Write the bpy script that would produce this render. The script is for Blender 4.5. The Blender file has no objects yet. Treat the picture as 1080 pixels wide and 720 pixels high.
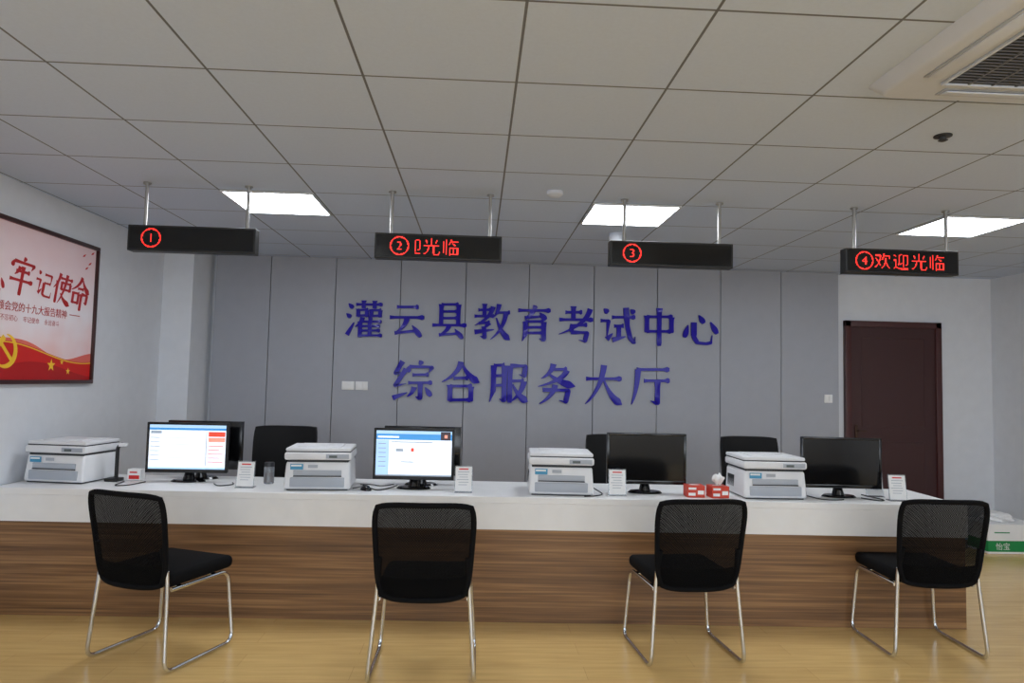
import bpy, bmesh, math, random
from mathutils import Vector, Matrix
from mathutils.bvhtree import BVHTree
random.seed(4)
sc = bpy.context.scene
COL = sc.collection
sc.view_settings.view_transform = 'Standard'

# ------------------------------------------------------------ helpers
def lin(c):
    out = []
    for v in c:
        v = v / 255.0
        out.append(v / 12.92 if v <= 0.04045 else ((v + 0.055) / 1.055) ** 2.4)
    return (*out, 1.0)

def mat(name, col, rough=0.5, metal=0.0, es=0.0, ecol=None, coat=0.0, trans=0.0, spec=None):
    m = bpy.data.materials.new(name)
    m.use_nodes = True
    b = m.node_tree.nodes['Principled BSDF']
    b.inputs['Base Color'].default_value = lin(col)
    b.inputs['Roughness'].default_value = rough
    b.inputs['Metallic'].default_value = metal
    b.inputs['Coat Weight'].default_value = coat
    b.inputs['Transmission Weight'].default_value = trans
    if spec is not None:
        b.inputs['Specular IOR Level'].default_value = spec
    if es:
        b.inputs['Emission Color'].default_value = lin(ecol or col)
        b.inputs['Emission Strength'].default_value = es
    nt = m.node_tree
    if not es and not trans:
        tc = nt.nodes.new('ShaderNodeTexCoord')
        n = nt.nodes.new('ShaderNodeTexNoise'); n.inputs['Scale'].default_value = 9.0
        nt.links.new(tc.outputs['Object'], n.inputs['Vector'])
        mx = nt.nodes.new('ShaderNodeMix'); mx.data_type = 'RGBA'
        c = lin(col)
        mx.inputs[6].default_value = (c[0]*0.95, c[1]*0.95, c[2]*0.95, 1)
        mx.inputs[7].default_value = (min(1, c[0]*1.05), min(1, c[1]*1.05), min(1, c[2]*1.05), 1)
        nt.links.new(n.outputs['Fac'], mx.inputs[0])
        nt.links.new(mx.outputs[2], b.inputs['Base Color'])
    return m

def node_math(nt, op, a, b=None):
    n = nt.nodes.new('ShaderNodeMath'); n.operation = op
    for i, v in enumerate((a, b)):
        if v is None: continue
        if isinstance(v, (int, float)): n.inputs[i].default_value = v
        else: nt.links.new(v, n.inputs[i])
    return n.outputs[0]

def merge(bm, tmp, mi=0, mtx=None):
    for f in tmp.faces: f.material_index = mi
    if mtx is not None: bmesh.ops.transform(tmp, matrix=mtx, verts=tmp.verts)
    me = bpy.data.meshes.new('tmp'); tmp.to_mesh(me); tmp.free()
    bm.from_mesh(me); bpy.data.meshes.remove(me)

def box(bm, c, s, bev=0.0, mi=0, seg=2, rot=None):
    t = bmesh.new()
    bmesh.ops.create_cube(t, size=1.0)
    bmesh.ops.scale(t, vec=Vector(s), verts=t.verts)
    if bev > 0:
        bmesh.ops.bevel(t, geom=list(t.edges), offset=bev, segments=seg, profile=0.5, affect='EDGES')
    m = Matrix.Translation(Vector(c))
    if rot is not None: m = m @ rot
    merge(bm, t, mi, m)

def bx(bm, x0, x1, y0, y1, z0, z1, bev=0.0, mi=0):
    box(bm, ((x0+x1)/2, (y0+y1)/2, (z0+z1)/2), (x1-x0, y1-y0, z1-z0), bev, mi)

def cyl(bm, p0, p1, r0, r1=None, mi=0, seg=20):
    if r1 is None: r1 = r0
    p0 = Vector(p0); p1 = Vector(p1); d = p1 - p0
    t = bmesh.new()
    bmesh.ops.create_cone(t, cap_ends=True, segments=seg, radius1=r0, radius2=r1, depth=d.length)
    q = Vector((0, 0, 1)).rotation_difference(d.normalized()).to_matrix().to_4x4()
    merge(bm, t, mi, Matrix.Translation((p0 + p1) / 2) @ q)

def lathe(bm, prof, c=(0, 0, 0), mi=0, seg=24):
    t = bmesh.new(); rings = []
    for r, z in prof:
        if r < 1e-5:
            rings.append([t.verts.new((0, 0, z))])
        else:
            rings.append([t.verts.new((r*math.cos(2*math.pi*k/seg), r*math.sin(2*math.pi*k/seg), z)) for k in range(seg)])
    for a, b in zip(rings, rings[1:]):
        for k in range(seg):
            k2 = (k+1) % seg
            if len(a) == 1 and len(b) > 1: t.faces.new((a[0], b[k], b[k2]))
            elif len(b) == 1 and len(a) > 1: t.faces.new((a[k], b[0], a[k2]))
            elif len(a) > 1: t.faces.new((a[k], a[k2], b[k2], b[k]))
    bmesh.ops.recalc_face_normals(t, faces=t.faces)
    merge(bm, t, mi, Matrix.Translation(Vector(c)))

def fillet(pts, d, closed=False, n=6):
    pts = [Vector(p) for p in pts]; out = []; L = len(pts)
    for i, p in enumerate(pts):
        if not closed and i in (0, L-1): out.append(p); continue
        a = pts[(i-1) % L]; b = pts[(i+1) % L]
        da = min(d, (a-p).length*0.48); db = min(d, (b-p).length*0.48)
        s = p + (a-p).normalized()*da; e = p + (b-p).normalized()*db
        for k in range(n+1):
            t = k/n
            out.append(s*(1-t)**2 + p*2*t*(1-t) + e*t*t)
    return out

def tube(bm, pts, r, mi=0, fil=0.0, closed=False, seg=10):
    pts = fillet(pts, fil, closed) if fil > 0 else [Vector(p) for p in pts]
    t = bmesh.new(); L = len(pts); rings = []
    nrm = None
    for i, p in enumerate(pts):
        if closed: tg = (pts[(i+1) % L] - pts[(i-1) % L]).normalized()
        else: tg = (pts[min(i+1, L-1)] - pts[max(i-1, 0)]).normalized()
        if nrm is None:
            ref = Vector((0, 0, 1)) if abs(tg.z) < 0.9 else Vector((1, 0, 0))
            nrm = (ref - tg*ref.dot(tg)).normalized()
        else:
            nrm = (nrm - tg*nrm.dot(tg)).normalized()
        bn = tg.cross(nrm)
        rings.append([t.verts.new(p + (nrm*math.cos(2*math.pi*k/seg) + bn*math.sin(2*math.pi*k/seg))*r) for k in range(seg)])
    rng = range(L) if closed else range(L-1)
    for i in rng:
        a = rings[i]; b = rings[(i+1) % L]
        for k in range(seg):
            t.faces.new((a[k], a[(k+1) % seg], b[(k+1) % seg], b[k]))
    if not closed:
        t.faces.new(rings[0][::-1]); t.faces.new(rings[-1])
    bmesh.ops.recalc_face_normals(t, faces=t.faces)
    merge(bm, t, mi)

def flat(bm, pts, y=0.0, mi=0):
    """polygon in local XZ plane facing -Y"""
    t = bmesh.new()
    vs = [t.verts.new((p[0], y, p[1])) for p in pts]
    f = t.faces.new(vs)
    f.normal_update()
    if f.normal.y > 0: f.normal_flip()
    merge(bm, t, mi)

def rect(bm, x0, z0, x1, z1, y=0.0, mi=0):
    flat(bm, [(x0, z0), (x1, z0), (x1, z1), (x0, z1)], y, mi)

def fin(name, bm, mats, parent=None, loc=None, rot=None, smooth=True, **props):
    me = bpy.data.meshes.new(name); bm.to_mesh(me); bm.free()
    for m in (mats if isinstance(mats, (list, tuple)) else [mats]): me.materials.append(m)
    if smooth:
        me.shade_smooth(); me.set_sharp_from_angle(angle=math.radians(38))
    o = bpy.data.objects.new(name, me); COL.objects.link(o)
    if parent: o.parent = parent
    if loc: o.location = loc
    if rot: o.rotation_euler = rot
    for k, v in props.items(): o[k] = v
    return o

def empty(name, loc, rotz=0.0, label='', category='', group=None):
    e = bpy.data.objects.new(name, None); COL.objects.link(e)
    e.empty_display_size = 0.1
    e.location = loc; e.rotation_euler = (0, 0, rotz)
    e['label'] = label; e['category'] = category
    if group: e['group'] = group
    return e

def copy_thing(root, loc, rotz=0.0, label=None, scale=None):
    def rec(o, par):
        c = o.copy(); COL.objects.link(c)
        if par: c.parent = par
        for ch in [x for x in bpy.data.objects if x.parent == o and x.name not in made]:
            made.add(rec(ch, c).name)
        made.add(c.name)
        return c
    made = set()
    c = rec(root, None)
    c.location = loc; c.rotation_euler = (0, 0, rotz)
    if label: c['label'] = label
    if scale: c.scale = scale
    return c

def text_bm(body, size, extrude=0.0, shifts=((0.0, 0.0),), center=True, clip=None, res=3, offset=0.0):
    """text as bmesh standing in local XZ facing -Y, centred"""
    cu = bpy.data.curves.new('txt', 'FONT')
    cu.body = body; cu.size = size; cu.extrude = extrude; cu.offset = offset
    cu.resolution_u = res
    ob = bpy.data.objects.new('txt', cu); COL.objects.link(ob)
    bpy.context.view_layer.update()
    dg = bpy.context.evaluated_depsgraph_get()
    me = bpy.data.meshes.new_from_object(ob.evaluated_get(dg))
    bpy.data.objects.remove(ob); bpy.data.curves.remove(cu)
    bm = bmesh.new()
    for i, s in enumerate(shifts):
        t = bmesh.new(); t.from_mesh(me)
        bmesh.ops.translate(t, vec=(s[0], s[1], i*.0003), verts=t.verts)
        merge(bm, t)
    bpy.data.meshes.remove(me)
    if center and len(bm.verts):
        xs = [v.co.x for v in bm.verts]; ys = [v.co.y for v in bm.verts]
        bmesh.ops.translate(bm, vec=(-(min(xs)+max(xs))/2, -(min(ys)+max(ys))/2, 0), verts=bm.verts)
    if clip is not None:
        g = list(bm.verts)+list(bm.edges)+list(bm.faces)
        bmesh.ops.bisect_plane(bm, geom=g, plane_co=(clip, 0, 0), plane_no=(1, 0, 0), clear_inner=True)
    bmesh.ops.transform(bm, matrix=Matrix.Rotation(math.pi/2, 4, 'X'), verts=bm.verts)
    return bm

def pixelate(src, pitch):
    """dot-matrix version of a flat XZ glyph mesh"""
    bmesh.ops.triangulate(src, faces=list(src.faces))
    tree = BVHTree.FromBMesh(src)
    xs = [v.co.x for v in src.verts]; zs = [v.co.z for v in src.verts]
    src.free()
    out = bmesh.new(); vd = {}
    def V(i, j):
        if (i, j) not in vd: vd[(i, j)] = out.verts.new(((i-.5)*pitch, 0, (j-.5)*pitch))
        return vd[(i, j)]
    for i in range(int(min(xs)/pitch)-1, int(max(xs)/pitch)+2):
        for j in range(int(min(zs)/pitch)-1, int(max(zs)/pitch)+2):
            hit = 0
            for dx in (-.25, .25):
                for dz in (-.25, .25):
                    if tree.ray_cast(Vector(((i+dx)*pitch, -1, (j+dz)*pitch)), Vector((0, 1, 0)))[0] is not None: hit += 1
            if hit >= 2: out.faces.new((V(i, j), V(i+1, j), V(i+1, j+1), V(i, j+1)))
    return out

# ---- brush-stroke characters on a 100x100 grid : h v p(ie) n(a) d(ot) t(i) b(ox) z(polyline)
G = {}
G['灌'] = 'd8,90,20,78 d3,63,15,53 t6,6,24,40 h28,88,98,88 v48,99,48,78 v77,99,77,78 b34,58,57,73 b69,58,92,73 p46,54,27,28 v40,42,40,0 d62,55,70,46 h40,42,97,42 h42,30,93,30 h42,18,93,18 h40,5,99,5 v66,42,66,6'
G['云'] = 'h22,84,80,84 h4,56,96,56 p50,55,18,14 h18,14,78,20 d64,36,88,5'
G['县'] = 'v27,95,27,38 v73,95,73,38 h27,94,73,94 h29,75,71,75 h29,57,71,57 h4,38,96,38 p48,37,22,12 h22,12,78,16 d64,29,86,3'
G['教'] = 'h12,82,46,82 v29,99,29,65 h2,65,56,65 p52,92,3,40 h14,46,44,48 z44,48,30,36 z28,38,31,6,18,12 t3,22,56,30 p68,99,54,64 h63,76,98,76 p87,75,46,3 n61,62,99,3'
G['育'] = 'd46,99,54,88 h6,84,94,84 p46,84,24,64 h24,64,76,68 d64,79,82,60 z26,54,26,20,18,1 h26,54,76,54 z76,54,76,4,64,9 h26,38,76,38 h26,23,76,23'
G['考'] = 'h20,82,66,82 v42,99,42,62 h4,62,96,62 p88,93,3,22 h34,46,80,48 z40,46,35,28 z36,28,80,28,74,4,58,8'
G['试'] = 'd11,95,23,84 z3,62,24,62,20,14 t20,12,36,28 h34,72,98,72 h40,48,66,48 v53,48,53,16 t35,10,72,20 z72,99,76,50,84,16,96,3,98,20 d85,95,95,84'
G['中'] = 'b16,36,84,76 v50,100,50,-3'
G['心'] = 'd16,56,6,22 z32,64,32,24,42,8,66,6,80,9,83,30 d46,84,60,62 d78,66,97,34'
G['综'] = 'z25,97,8,66,28,70 z34,78,8,36,35,42 t3,6,38,20 d66,100,73,90 d42,86,38,70 z42,84,98,84,90,70 h50,64,90,64 h40,44,99,44 z70,44,70,5,58,11 p55,34,38,10 d82,34,97,12'
G['合'] = 'p50,99,3,48 n50,99,97,48 h32,58,68,58 b24,4,76,38'
G['服'] = 'z12,92,12,30,3,1 h12,92,39,92 z39,92,39,4,27,9 h12,66,38,66 h12,42,38,42 z53,92,91,92,88,66,75,71 v53,92,53,0 h53,54,88,54 p88,54,54,2 n60,46,99,3'
G['务'] = 'p42,99,12,62 h34,85,76,85 p76,84,4,42 n28,77,98,44 z16,34,80,34,74,4,57,9 p47,47,8,-1'
G['大'] = 'h5,64,95,64 p50,99,4,1 n50,62,97,1'
G['厅'] = 'h14,90,97,90 p17,90,1,2 h33,62,98,62 z67,62,67,5,50,12'
G['牢'] = 'd48,101,55,90 d11,86,5,68 z12,84,93,84,84,69 p38,72,20,48 h24,59,80,59 h4,34,97,34 v51,74,51,-6'
G['记'] = 'd12,95,24,83 z3,62,27,62,22,14 t22,12,39,30 z48,86,88,86,88,54 h50,54,88,54 z50,54,48,12,60,6,94,6,97,26'
G['使'] = 'p30,99,1,46 v19,72,19,-2 h34,84,99,84 b43,48,90,70 p67,100,32,-1 n42,34,100,-1'
G['命'] = 'p50,101,1,54 n50,101,99,54 h34,63,66,63 b14,16,42,46 z57,48,88,48,86,20,74,24 v57,48,57,-6'
G['不'] = 'h5,88,95,88 p57,88,3,32 v52,66,52,-3 d62,58,94,32'
G['忘'] = 'd46,101,54,91 h6,85,94,85 z26,84,26,58,82,58 d16,38,8,14 z34,42,36,12,66,6,80,22 d48,48,58,34 d80,40,96,18'
G['初'] = 'd20,99,30,87 z4,76,40,76,4,36 v24,56,24,-2 d28,52,42,38 z50,82,93,82,86,6,72,12 p70,82,40,1'
def glyph(ch, S, depth=.02, wk=1.0):
    """character mesh: brush strokes, XZ plane facing -Y, centred, height ~S"""
    bm = bmesh.new()
    def samp(pts, n=9):
        out = []
        for a, b in zip(pts, pts[1:]):
            for k in range(n): out.append((a[0]+(b[0]-a[0])*k/n, a[1]+(b[1]-a[1])*k/n))
        out.append(pts[-1]); return out
    def ribbon(pts, ws, idx):
        y0 = -depth-idx*.00025
        L = len(pts); lf = []; rt = []; bl = []; br_ = []
        for i in range(L):
            a = pts[max(0, i-1)]; b = pts[min(L-1, i+1)]
            dx, dy = b[0]-a[0], b[1]-a[1]; m = math.hypot(dx, dy) or 1
            nx, ny = -dy/m, dx/m; w = ws[i]*wk/2
            for lst, sg, yy in ((lf, 1, y0), (rt, -1, y0), (bl, 1, 0), (br_, -1, 0)):
                lst.append(bm.verts.new(((pts[i][0]+sg*nx*w-50)*S/100, yy, (pts[i][1]+sg*ny*w-50)*S/100)))
        for i in range(L-1):
            bm.faces.new((lf[i], rt[i], rt[i+1], lf[i+1]))
            bm.faces.new((lf[i+1], bl[i+1], bl[i], lf[i])); bm.faces.new((rt[i], br_[i], br_[i+1], rt[i+1]))
        bm.faces.new((lf[0], bl[0], br_[0], rt[0])); bm.faces.new((lf[-1], rt[-1], br_[-1], bl[-1]))
    idx = 0
    for tok in G[ch].split():
        k = tok[0]; v = [float(q) for q in tok[1:].split(',')]
        P = [(v[i], v[i+1]) for i in range(0, len(v), 2)]
        N = 14
        if k == 'b':
            x0, y0, x1, y1 = v
            subs = [('v', [(x0, y1+3), (x0, y0-3)]), ('v', [(x1, y1), (x1, y0-3)]), ('h', [(x0, y1), (x1+3, y1)]), ('h', [(x0, y0), (x1, y0)])]
        else: subs = [(k, P)]
        for k, P in subs:
            (xa, ya), (xb, yb) = P[0], P[-1]
            T = [i/N for i in range(N+1)]
            if k == 'h':
                pts = [(xa+(xb-xa)*t, ya+(yb-ya)*t+1.5*t) for t in T]
                ws = [5.6+2.6*max(0, 1-t*7)+5.2*max(0, 1-abs(t-.93)*9)*(1 if t < .99 else .4) for t in T]
            elif k == 'v':
                pts = [(xa, ya+(yb-ya)*t) for t in T]
                ws = [10.4+3.0*max(0, 1-t*6)-1.0*math.sin(math.pi*t)-(3 if t > .99 else 0) for t in T]
            elif k == 'p':
                cx, cy = xa-(xa-xb)*.12, ya+(yb-ya)*.62
                pts = [((1-t)**2*xa+2*t*(1-t)*cx+t*t*xb, (1-t)**2*ya+2*t*(1-t)*cy+t*t*yb) for t in T]
                ws = [1.2+10.6*(1-t)**.7 for t in T]
            elif k == 'n':
                cx, cy = xa+(xb-xa)*.35, ya+(yb-ya)*.75
                pts = [((1-t)**2*xa+2*t*(1-t)*cx+t*t*xb, (1-t)**2*ya+2*t*(1-t)*cy+t*t*yb) for t in T]
                ws = [3.5+12*(t/.82)**1.2 if t < .82 else 15*(1-t)/.18+.6 for t in T]
            elif k == 'd':
                pts = [(xa+(xb-xa)*t, ya+(yb-ya)*t) for t in T]
                ws = [1.5+13.5*(math.sin(math.pi*min(1, t*.92))**.8)*(.35+.65*t) for t in T]
            elif k == 't':
                pts = [(xa+(xb-xa)*t, ya+(yb-ya)*t) for t in T]
                ws = [1.2+10*(1-t)**.7 for t in T]
            else:
                f = fillet([(a, b, 0) for a, b in P], 4, n=4)
                pts = samp([(q.x, q.y) for q in f], 3); L = len(pts)
                ws = []
                for i, q in enumerate(pts):
                    a = pts[max(0, i-1)]; b = pts[min(L-1, i+1)]
                    m = math.hypot(b[0]-a[0], b[1]-a[1]) or 1
                    ver = abs(b[1]-a[1])/m
                    t = i/(L-1)
                    ws.append((6.0+4.0*ver)*(1 if t < .8 else max(.12, 1-(t-.8)/.2*.88))+(2.2 if t < .05 else 0))
            ribbon(pts, ws, idx); idx += 1
    bmesh.ops.recalc_face_normals(bm, faces=bm.faces)
    return bm

# ------------------------------------------------------------ materials
m_wall = mat('wall_paint', (222, 225, 231), 0.6)
m_panel = mat('panel_grey', (162, 165, 174), 0.5)
m_gap = mat('seam_dark', (112, 114, 120), 0.8)
m_white = mat('white_laminate', (236, 236, 236), 0.35)
m_black = mat('black_plastic', (16, 16, 18), 0.45)
m_blackgloss = mat('black_gloss', (8, 8, 10), 0.15)
m_fabric = mat('black_fabric', (12, 12, 14), 0.9, spec=0.15)
m_leather = mat('black_leather', (10, 10, 12), 0.6, spec=.25)
m_chrome = mat('chrome', (215, 220, 228), 0.15, 1.0)
m_steel = mat('brushed_steel', (180, 178, 175), 0.35, 1.0)
m_red_led = mat('led_red', (255, 40, 30), 0.5, es=1.3, ecol=(255, 52, 45))
m_light = mat('light_diffuser', (255, 255, 255), 0.5, es=17.5, ecol=(242, 248, 255))
m_alu = mat('aluminium_frame', (215, 215, 215), 0.4, 0.3)
m_door = mat('door_wood', (60, 30, 31), 0.4)
m_doorf = mat('door_frame_wood', (74, 38, 38), 0.35)
m_base = mat('baseboard', (150, 146, 142), 0.5)
m_plast = mat('printer_white', (228, 229, 232), 0.4)
m_acw = mat('appliance_white', (205, 211, 222), 0.5)
m_plast2 = mat('printer_grey', (172, 178, 188), 0.45)
m_dark = mat('dark_grey', (48, 50, 54), 0.5)
m_blue = mat('blue_sticker', (70, 150, 190), 0.5)
m_redp = mat('red_print', (212, 32, 28), 0.5)
m_paper = mat('paper', (238, 238, 238), 0.7)
m_acr = mat('clear_acrylic', (235, 240, 245), 0.05, trans=0.85)
m_gold = mat('gold_print', (250, 200, 50), 0.5)
m_orange = mat('orange_red', (205, 62, 40), 0.5)
m_green = mat('green_carton', (20, 140, 75), 0.5)

def letter_mat():
    m = mat('blue_acrylic', (32, 18, 158), 0.4, 0.0, coat=0.22, spec=.1)
    nt = m.node_tree; b = nt.nodes['Principled BSDF']
    b.inputs['Coat Roughness'].default_value = .04
    tc = nt.nodes.new('ShaderNodeTexCoord')
    n = nt.nodes.new('ShaderNodeTexNoise'); n.inputs['Scale'].default_value = 3.5; n.inputs['Detail'].default_value = 0
    nt.links.new(tc.outputs['Object'], n.inputs['Vector'])
    bp = nt.nodes.new('ShaderNodeBump'); bp.inputs['Strength'].default_value = .6; bp.inputs['Distance'].default_value = .03
    nt.links.new(n.outputs['Fac'], bp.inputs['Height'])
    nt.links.new(bp.outputs[0], b.inputs['Coat Normal'])
    return m
m_letter = letter_mat()

def floor_mat():
    m = bpy.data.materials.new('floor_laminate'); m.use_nodes = True
    nt = m.node_tree; b = nt.nodes['Principled BSDF']
    tc = nt.nodes.new('ShaderNodeTexCoord')
    br = nt.nodes.new('ShaderNodeTexBrick')
    br.inputs['Scale'].default_value = 1.0
    br.inputs['Brick Width'].default_value = 1.2
    br.inputs['Row Height'].default_value = 0.16
    br.inputs['Mortar Size'].default_value = 0.001
    br.inputs['Color1'].default_value = lin((224, 188, 124))
    br.inputs['Color2'].default_value = lin((219, 182, 118))
    br.inputs['Mortar'].default_value = lin((190, 152, 98))
    nt.links.new(tc.outputs['Object'], br.inputs['Vector'])
    mp = nt.nodes.new('ShaderNodeMapping'); mp.inputs['Scale'].default_value = (1.2, 14, 1)
    nt.links.new(tc.outputs['Object'], mp.inputs['Vector'])
    n = nt.nodes.new('ShaderNodeTexNoise'); n.inputs['Scale'].default_value = 2.0; n.inputs['Detail'].default_value = 5
    nt.links.new(mp.outputs['Vector'], n.inputs['Vector'])
    r = nt.nodes.new('ShaderNodeValToRGB')
    r.color_ramp.elements[0].color = (0.88, 0.86, 0.82, 1); r.color_ramp.elements[1].color = (1.04, 1.04, 1.04, 1)
    r.color_ramp.elements[0].position = 0.3; r.color_ramp.elements[1].position = 0.7
    nt.links.new(n.outputs['Fac'], r.inputs['Fac'])
    mx = nt.nodes.new('ShaderNodeMix'); mx.data_type = 'RGBA'; mx.blend_type = 'MULTIPLY'; mx.inputs[0].default_value = 1
    nt.links.new(br.outputs['Color'], mx.inputs[6]); nt.links.new(r.outputs['Color'], mx.inputs[7])
    nt.links.new(mx.outputs[2], b.inputs['Base Color'])
    b.inputs['Roughness'].default_value = 0.22
    return m
m_floor = floor_mat()

def wood_mat():
    m = bpy.data.materials.new('walnut_laminate'); m.use_nodes = True
    nt = m.node_tree; b = nt.nodes['Principled BSDF']
    tc = nt.nodes.new('ShaderNodeTexCoord')
    mp = nt.nodes.new('ShaderNodeMapping'); mp.inputs['Scale'].default_value = (0.4, 4, 12)
    nt.links.new(tc.outputs['Object'], mp.inputs['Vector'])
    n = nt.nodes.new('ShaderNodeTexNoise'); n.inputs['Scale'].default_value = 1.6
    n.inputs['Detail'].default_value = 6; n.inputs['Distortion'].default_value = 0.5
    nt.links.new(mp.outputs['Vector'], n.inputs['Vector'])
    mp2 = nt.nodes.new('ShaderNodeMapping'); mp2.inputs['Scale'].default_value = (1.0, 10, 60)
    nt.links.new(tc.outputs['Object'], mp2.inputs['Vector'])
    n2 = nt.nodes.new('ShaderNodeTexNoise'); n2.inputs['Scale'].default_value = 1.5; n2.inputs['Detail'].default_value = 4
    nt.links.new(mp2.outputs['Vector'], n2.inputs['Vector'])
    f = node_math(nt, 'ADD', node_math(nt, 'MULTIPLY', n.outputs['Fac'], 0.45), node_math(nt, 'MULTIPLY', n2.outputs['Fac'], 0.55))
    r = nt.nodes.new('ShaderNodeValToRGB'); cr = r.color_ramp
    cr.elements[0].position = 0.34; cr.elements[0].color = lin((92, 66, 44))
    cr.elements[1].position = 0.66; cr.elements[1].color = lin((164, 126, 86))
    e = cr.elements.new(0.5); e.color = lin((130, 95, 63))
    nt.links.new(f, r.inputs['Fac'])
    nt.links.new(r.outputs['Color'], b.inputs['Base Color'])
    b.inputs['Roughness'].default_value = 0.38
    return m
m_wood = wood_mat()

GX0, GPX, GY0, GPY, CH = 0.131, 0.6215, 4.53, 0.602, 2.72
def ceil_mat():
    m = bpy.data.materials.new('ceiling_tiles'); m.use_nodes = True
    nt = m.node_tree; b = nt.nodes['Principled BSDF']
    tc = nt.nodes.new('ShaderNodeTexCoord')
    sp = nt.nodes.new('ShaderNodeSeparateXYZ'); nt.links.new(tc.outputs['Object'], sp.inputs[0])
    def axis(out, o, p):
        v = node_math(nt, 'DIVIDE', node_math(nt, 'SUBTRACT', out, o), p)
        v = node_math(nt, 'ABSOLUTE', node_math(nt, 'SUBTRACT', node_math(nt, 'FRACT', node_math(nt, 'ADD', v, 50.5)), 0.5))
        return node_math(nt, 'MULTIPLY', v, p)
    ax = axis(sp.outputs[0], GX0, GPX); ay = axis(sp.outputs[1], GY0, GPY)
    d = node_math(nt, 'MINIMUM', ax, ay)
    r = nt.nodes.new('ShaderNodeValToRGB'); cr = r.color_ramp; cr.interpolation = 'CONSTANT'
    cr.elements[0].position = 0; cr.elements[0].color = lin((108, 110, 116))
    cr.elements[1].position = 0.26; cr.elements[1].color = lin((200, 213, 234))
    nt.links.new(node_math(nt, 'MULTIPLY', d, 50.0), r.inputs['Fac'])
    n = nt.nodes.new('ShaderNodeTexNoise'); n.inputs['Scale'].default_value = 60
    nt.links.new(tc.outputs['Object'], n.inputs['Vector'])
    mx = nt.nodes.new('ShaderNodeMix'); mx.data_type = 'RGBA'; mx.blend_type = 'MULTIPLY'; mx.inputs[0].default_value = 0.08
    nt.links.new(r.outputs['Color'], mx.inputs[6]); nt.links.new(n.outputs['Fac'], mx.inputs[7])
    nt.links.new(mx.outputs[2], b.inputs['Base Color'])
    b.inputs['Roughness'].default_value = 0.7
    return m
m_ceil = ceil_mat()

def net_mat():
    m = bpy.data.materials.new('chair_net'); m.use_nodes = True
    nt = m.node_tree; b = nt.nodes['Principled BSDF']; out = nt.nodes['Material Output']
    b.inputs['Base Color'].default_value = lin((8, 8, 9)); b.inputs['Roughness'].default_value = 0.9
    b.inputs['Specular IOR Level'].default_value = .1
    tc = nt.nodes.new('ShaderNodeTexCoord')
    ck = nt.nodes.new('ShaderNodeTexChecker'); ck.inputs['Scale'].default_value = 160
    nt.links.new(tc.outputs['Object'], ck.inputs['Vector'])
    tr = nt.nodes.new('ShaderNodeBsdfTransparent')
    mx = nt.nodes.new('ShaderNodeMixShader')
    nt.links.new(node_math(nt, 'MULTIPLY', ck.outputs['Fac'], 0.14), mx.inputs[0])
    nt.links.new(b.outputs[0], mx.inputs[1]); nt.links.new(tr.outputs[0], mx.inputs[2])
    nt.links.new(mx.outputs[0], out.inputs['Surface'])
    return m
m_net = net_mat()

# ------------------------------------------------------------ room shell
XL, XR, YB, YS = -3.0, 5.55, 7.10, -3.2
def struct(name, b, m=None, mats=None):
    bm = bmesh.new(); bx(bm, *b)
    return fin(name, bm, mats or m, smooth=False, kind='structure')
struct('floor', (XL-.15, XR+.15, YS-.15, YB+.15, -.1, 0), m_floor)
struct('ceiling', (XL-.15, XR+.15, YS-.15, YB+.15, CH, CH+.1), m_ceil)
struct('wall_west', (XL-.15, XL, YS, YB, 0, CH), m_wall)
struct('wall_east', (XR, XR+.15, YS, YB, 0, CH), m_wall)
struct('wall_north', (XL-.15, XR+.15, YB, YB+.15, 0, CH), m_wall)
bm = bmesh.new()
bx(bm, XL-.15, XR+.15, YS-.15, YS, 0, .85); bx(bm, XL-.15, XR+.15, YS-.15, YS, 2.45, CH)
wins = [(-2.5, -.3), (.2, 2.4), (2.9, 5.1)]
xs = [XL-.15]+[v for w_ in wins for v in w_]+[XR+.15]
for i in range(0, len(xs), 2): bx(bm, xs[i], xs[i+1], YS-.15, YS, .85, 2.45)
fin('wall_south', bm, m_wall, smooth=False, kind='structure')
for i, (a, b) in enumerate(wins):
    bm = bmesh.new()
    for (p, q, r, s) in ((a, b, .85, .9), (a, b, 2.4, 2.45), (a, a+.05, .9, 2.4), (b-.05, b, .9, 2.4), ((a+b)/2-.03, (a+b)/2+.03, .9, 2.4)):
        bx(bm, p, q, YS-.1, YS-.04, r, s)
    fin('window_%d' % (i+1), bm, m_alu, smooth=False, kind='structure')
    ld = bpy.data.lights.new('window_daylight', 'AREA'); ld.shape = 'RECTANGLE'
    ld.size = b-a-.1; ld.size_y = 1.5; ld.energy = 36; ld.color = (.84, .92, 1.0)
    lo = bpy.data.objects.new('window_daylight', ld); COL.objects.link(lo)
    lo.location = ((a+b)/2, YS-.02, 1.65); lo.rotation_euler = (math.pi/2, 0, 0)
struct('wall_pillar', (XL, -2.72, 6.6, YB, 0, CH), m_wall)
struct('baseboard_east', (XR-.012, XR, YS, YB, 0, .1), m_base)
struct('baseboard_west', (XL, XL+.012, YS, 4.38, 0, .1), m_base)
struct('baseboard_north', (4.97, XR-.013, YB-.012, YB, 0, .1), m_base)
edges = [-2.665, -2.114, -1.461, -.802, -.136, .516, 1.194, 1.86, 2.531, 3.179, 3.80]
struct('trim_1', (edges[0]+.003, edges[-1]-.003, 7.04, YB, 0, CH), m_gap)
for i in range(len(edges)-1):
    bm = bmesh.new()
    bx(bm, edges[i]+.0035, edges[i+1]-.0035, 7.0, 7.04, 0.0, CH-.002, bev=.002)
    fin('trim_%d' % (i+2), bm, m_panel, smooth=False, kind='structure')
bm = bmesh.new()
dx0, dx1, dz = 3.90, 4.96, 2.225
bx(bm, dx0, dx0+.065, 7.05, YB, 0, dz, .004, 1)
bx(bm, dx1-.065, dx1, 7.05, YB, 0, dz, .004, 1)
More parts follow.
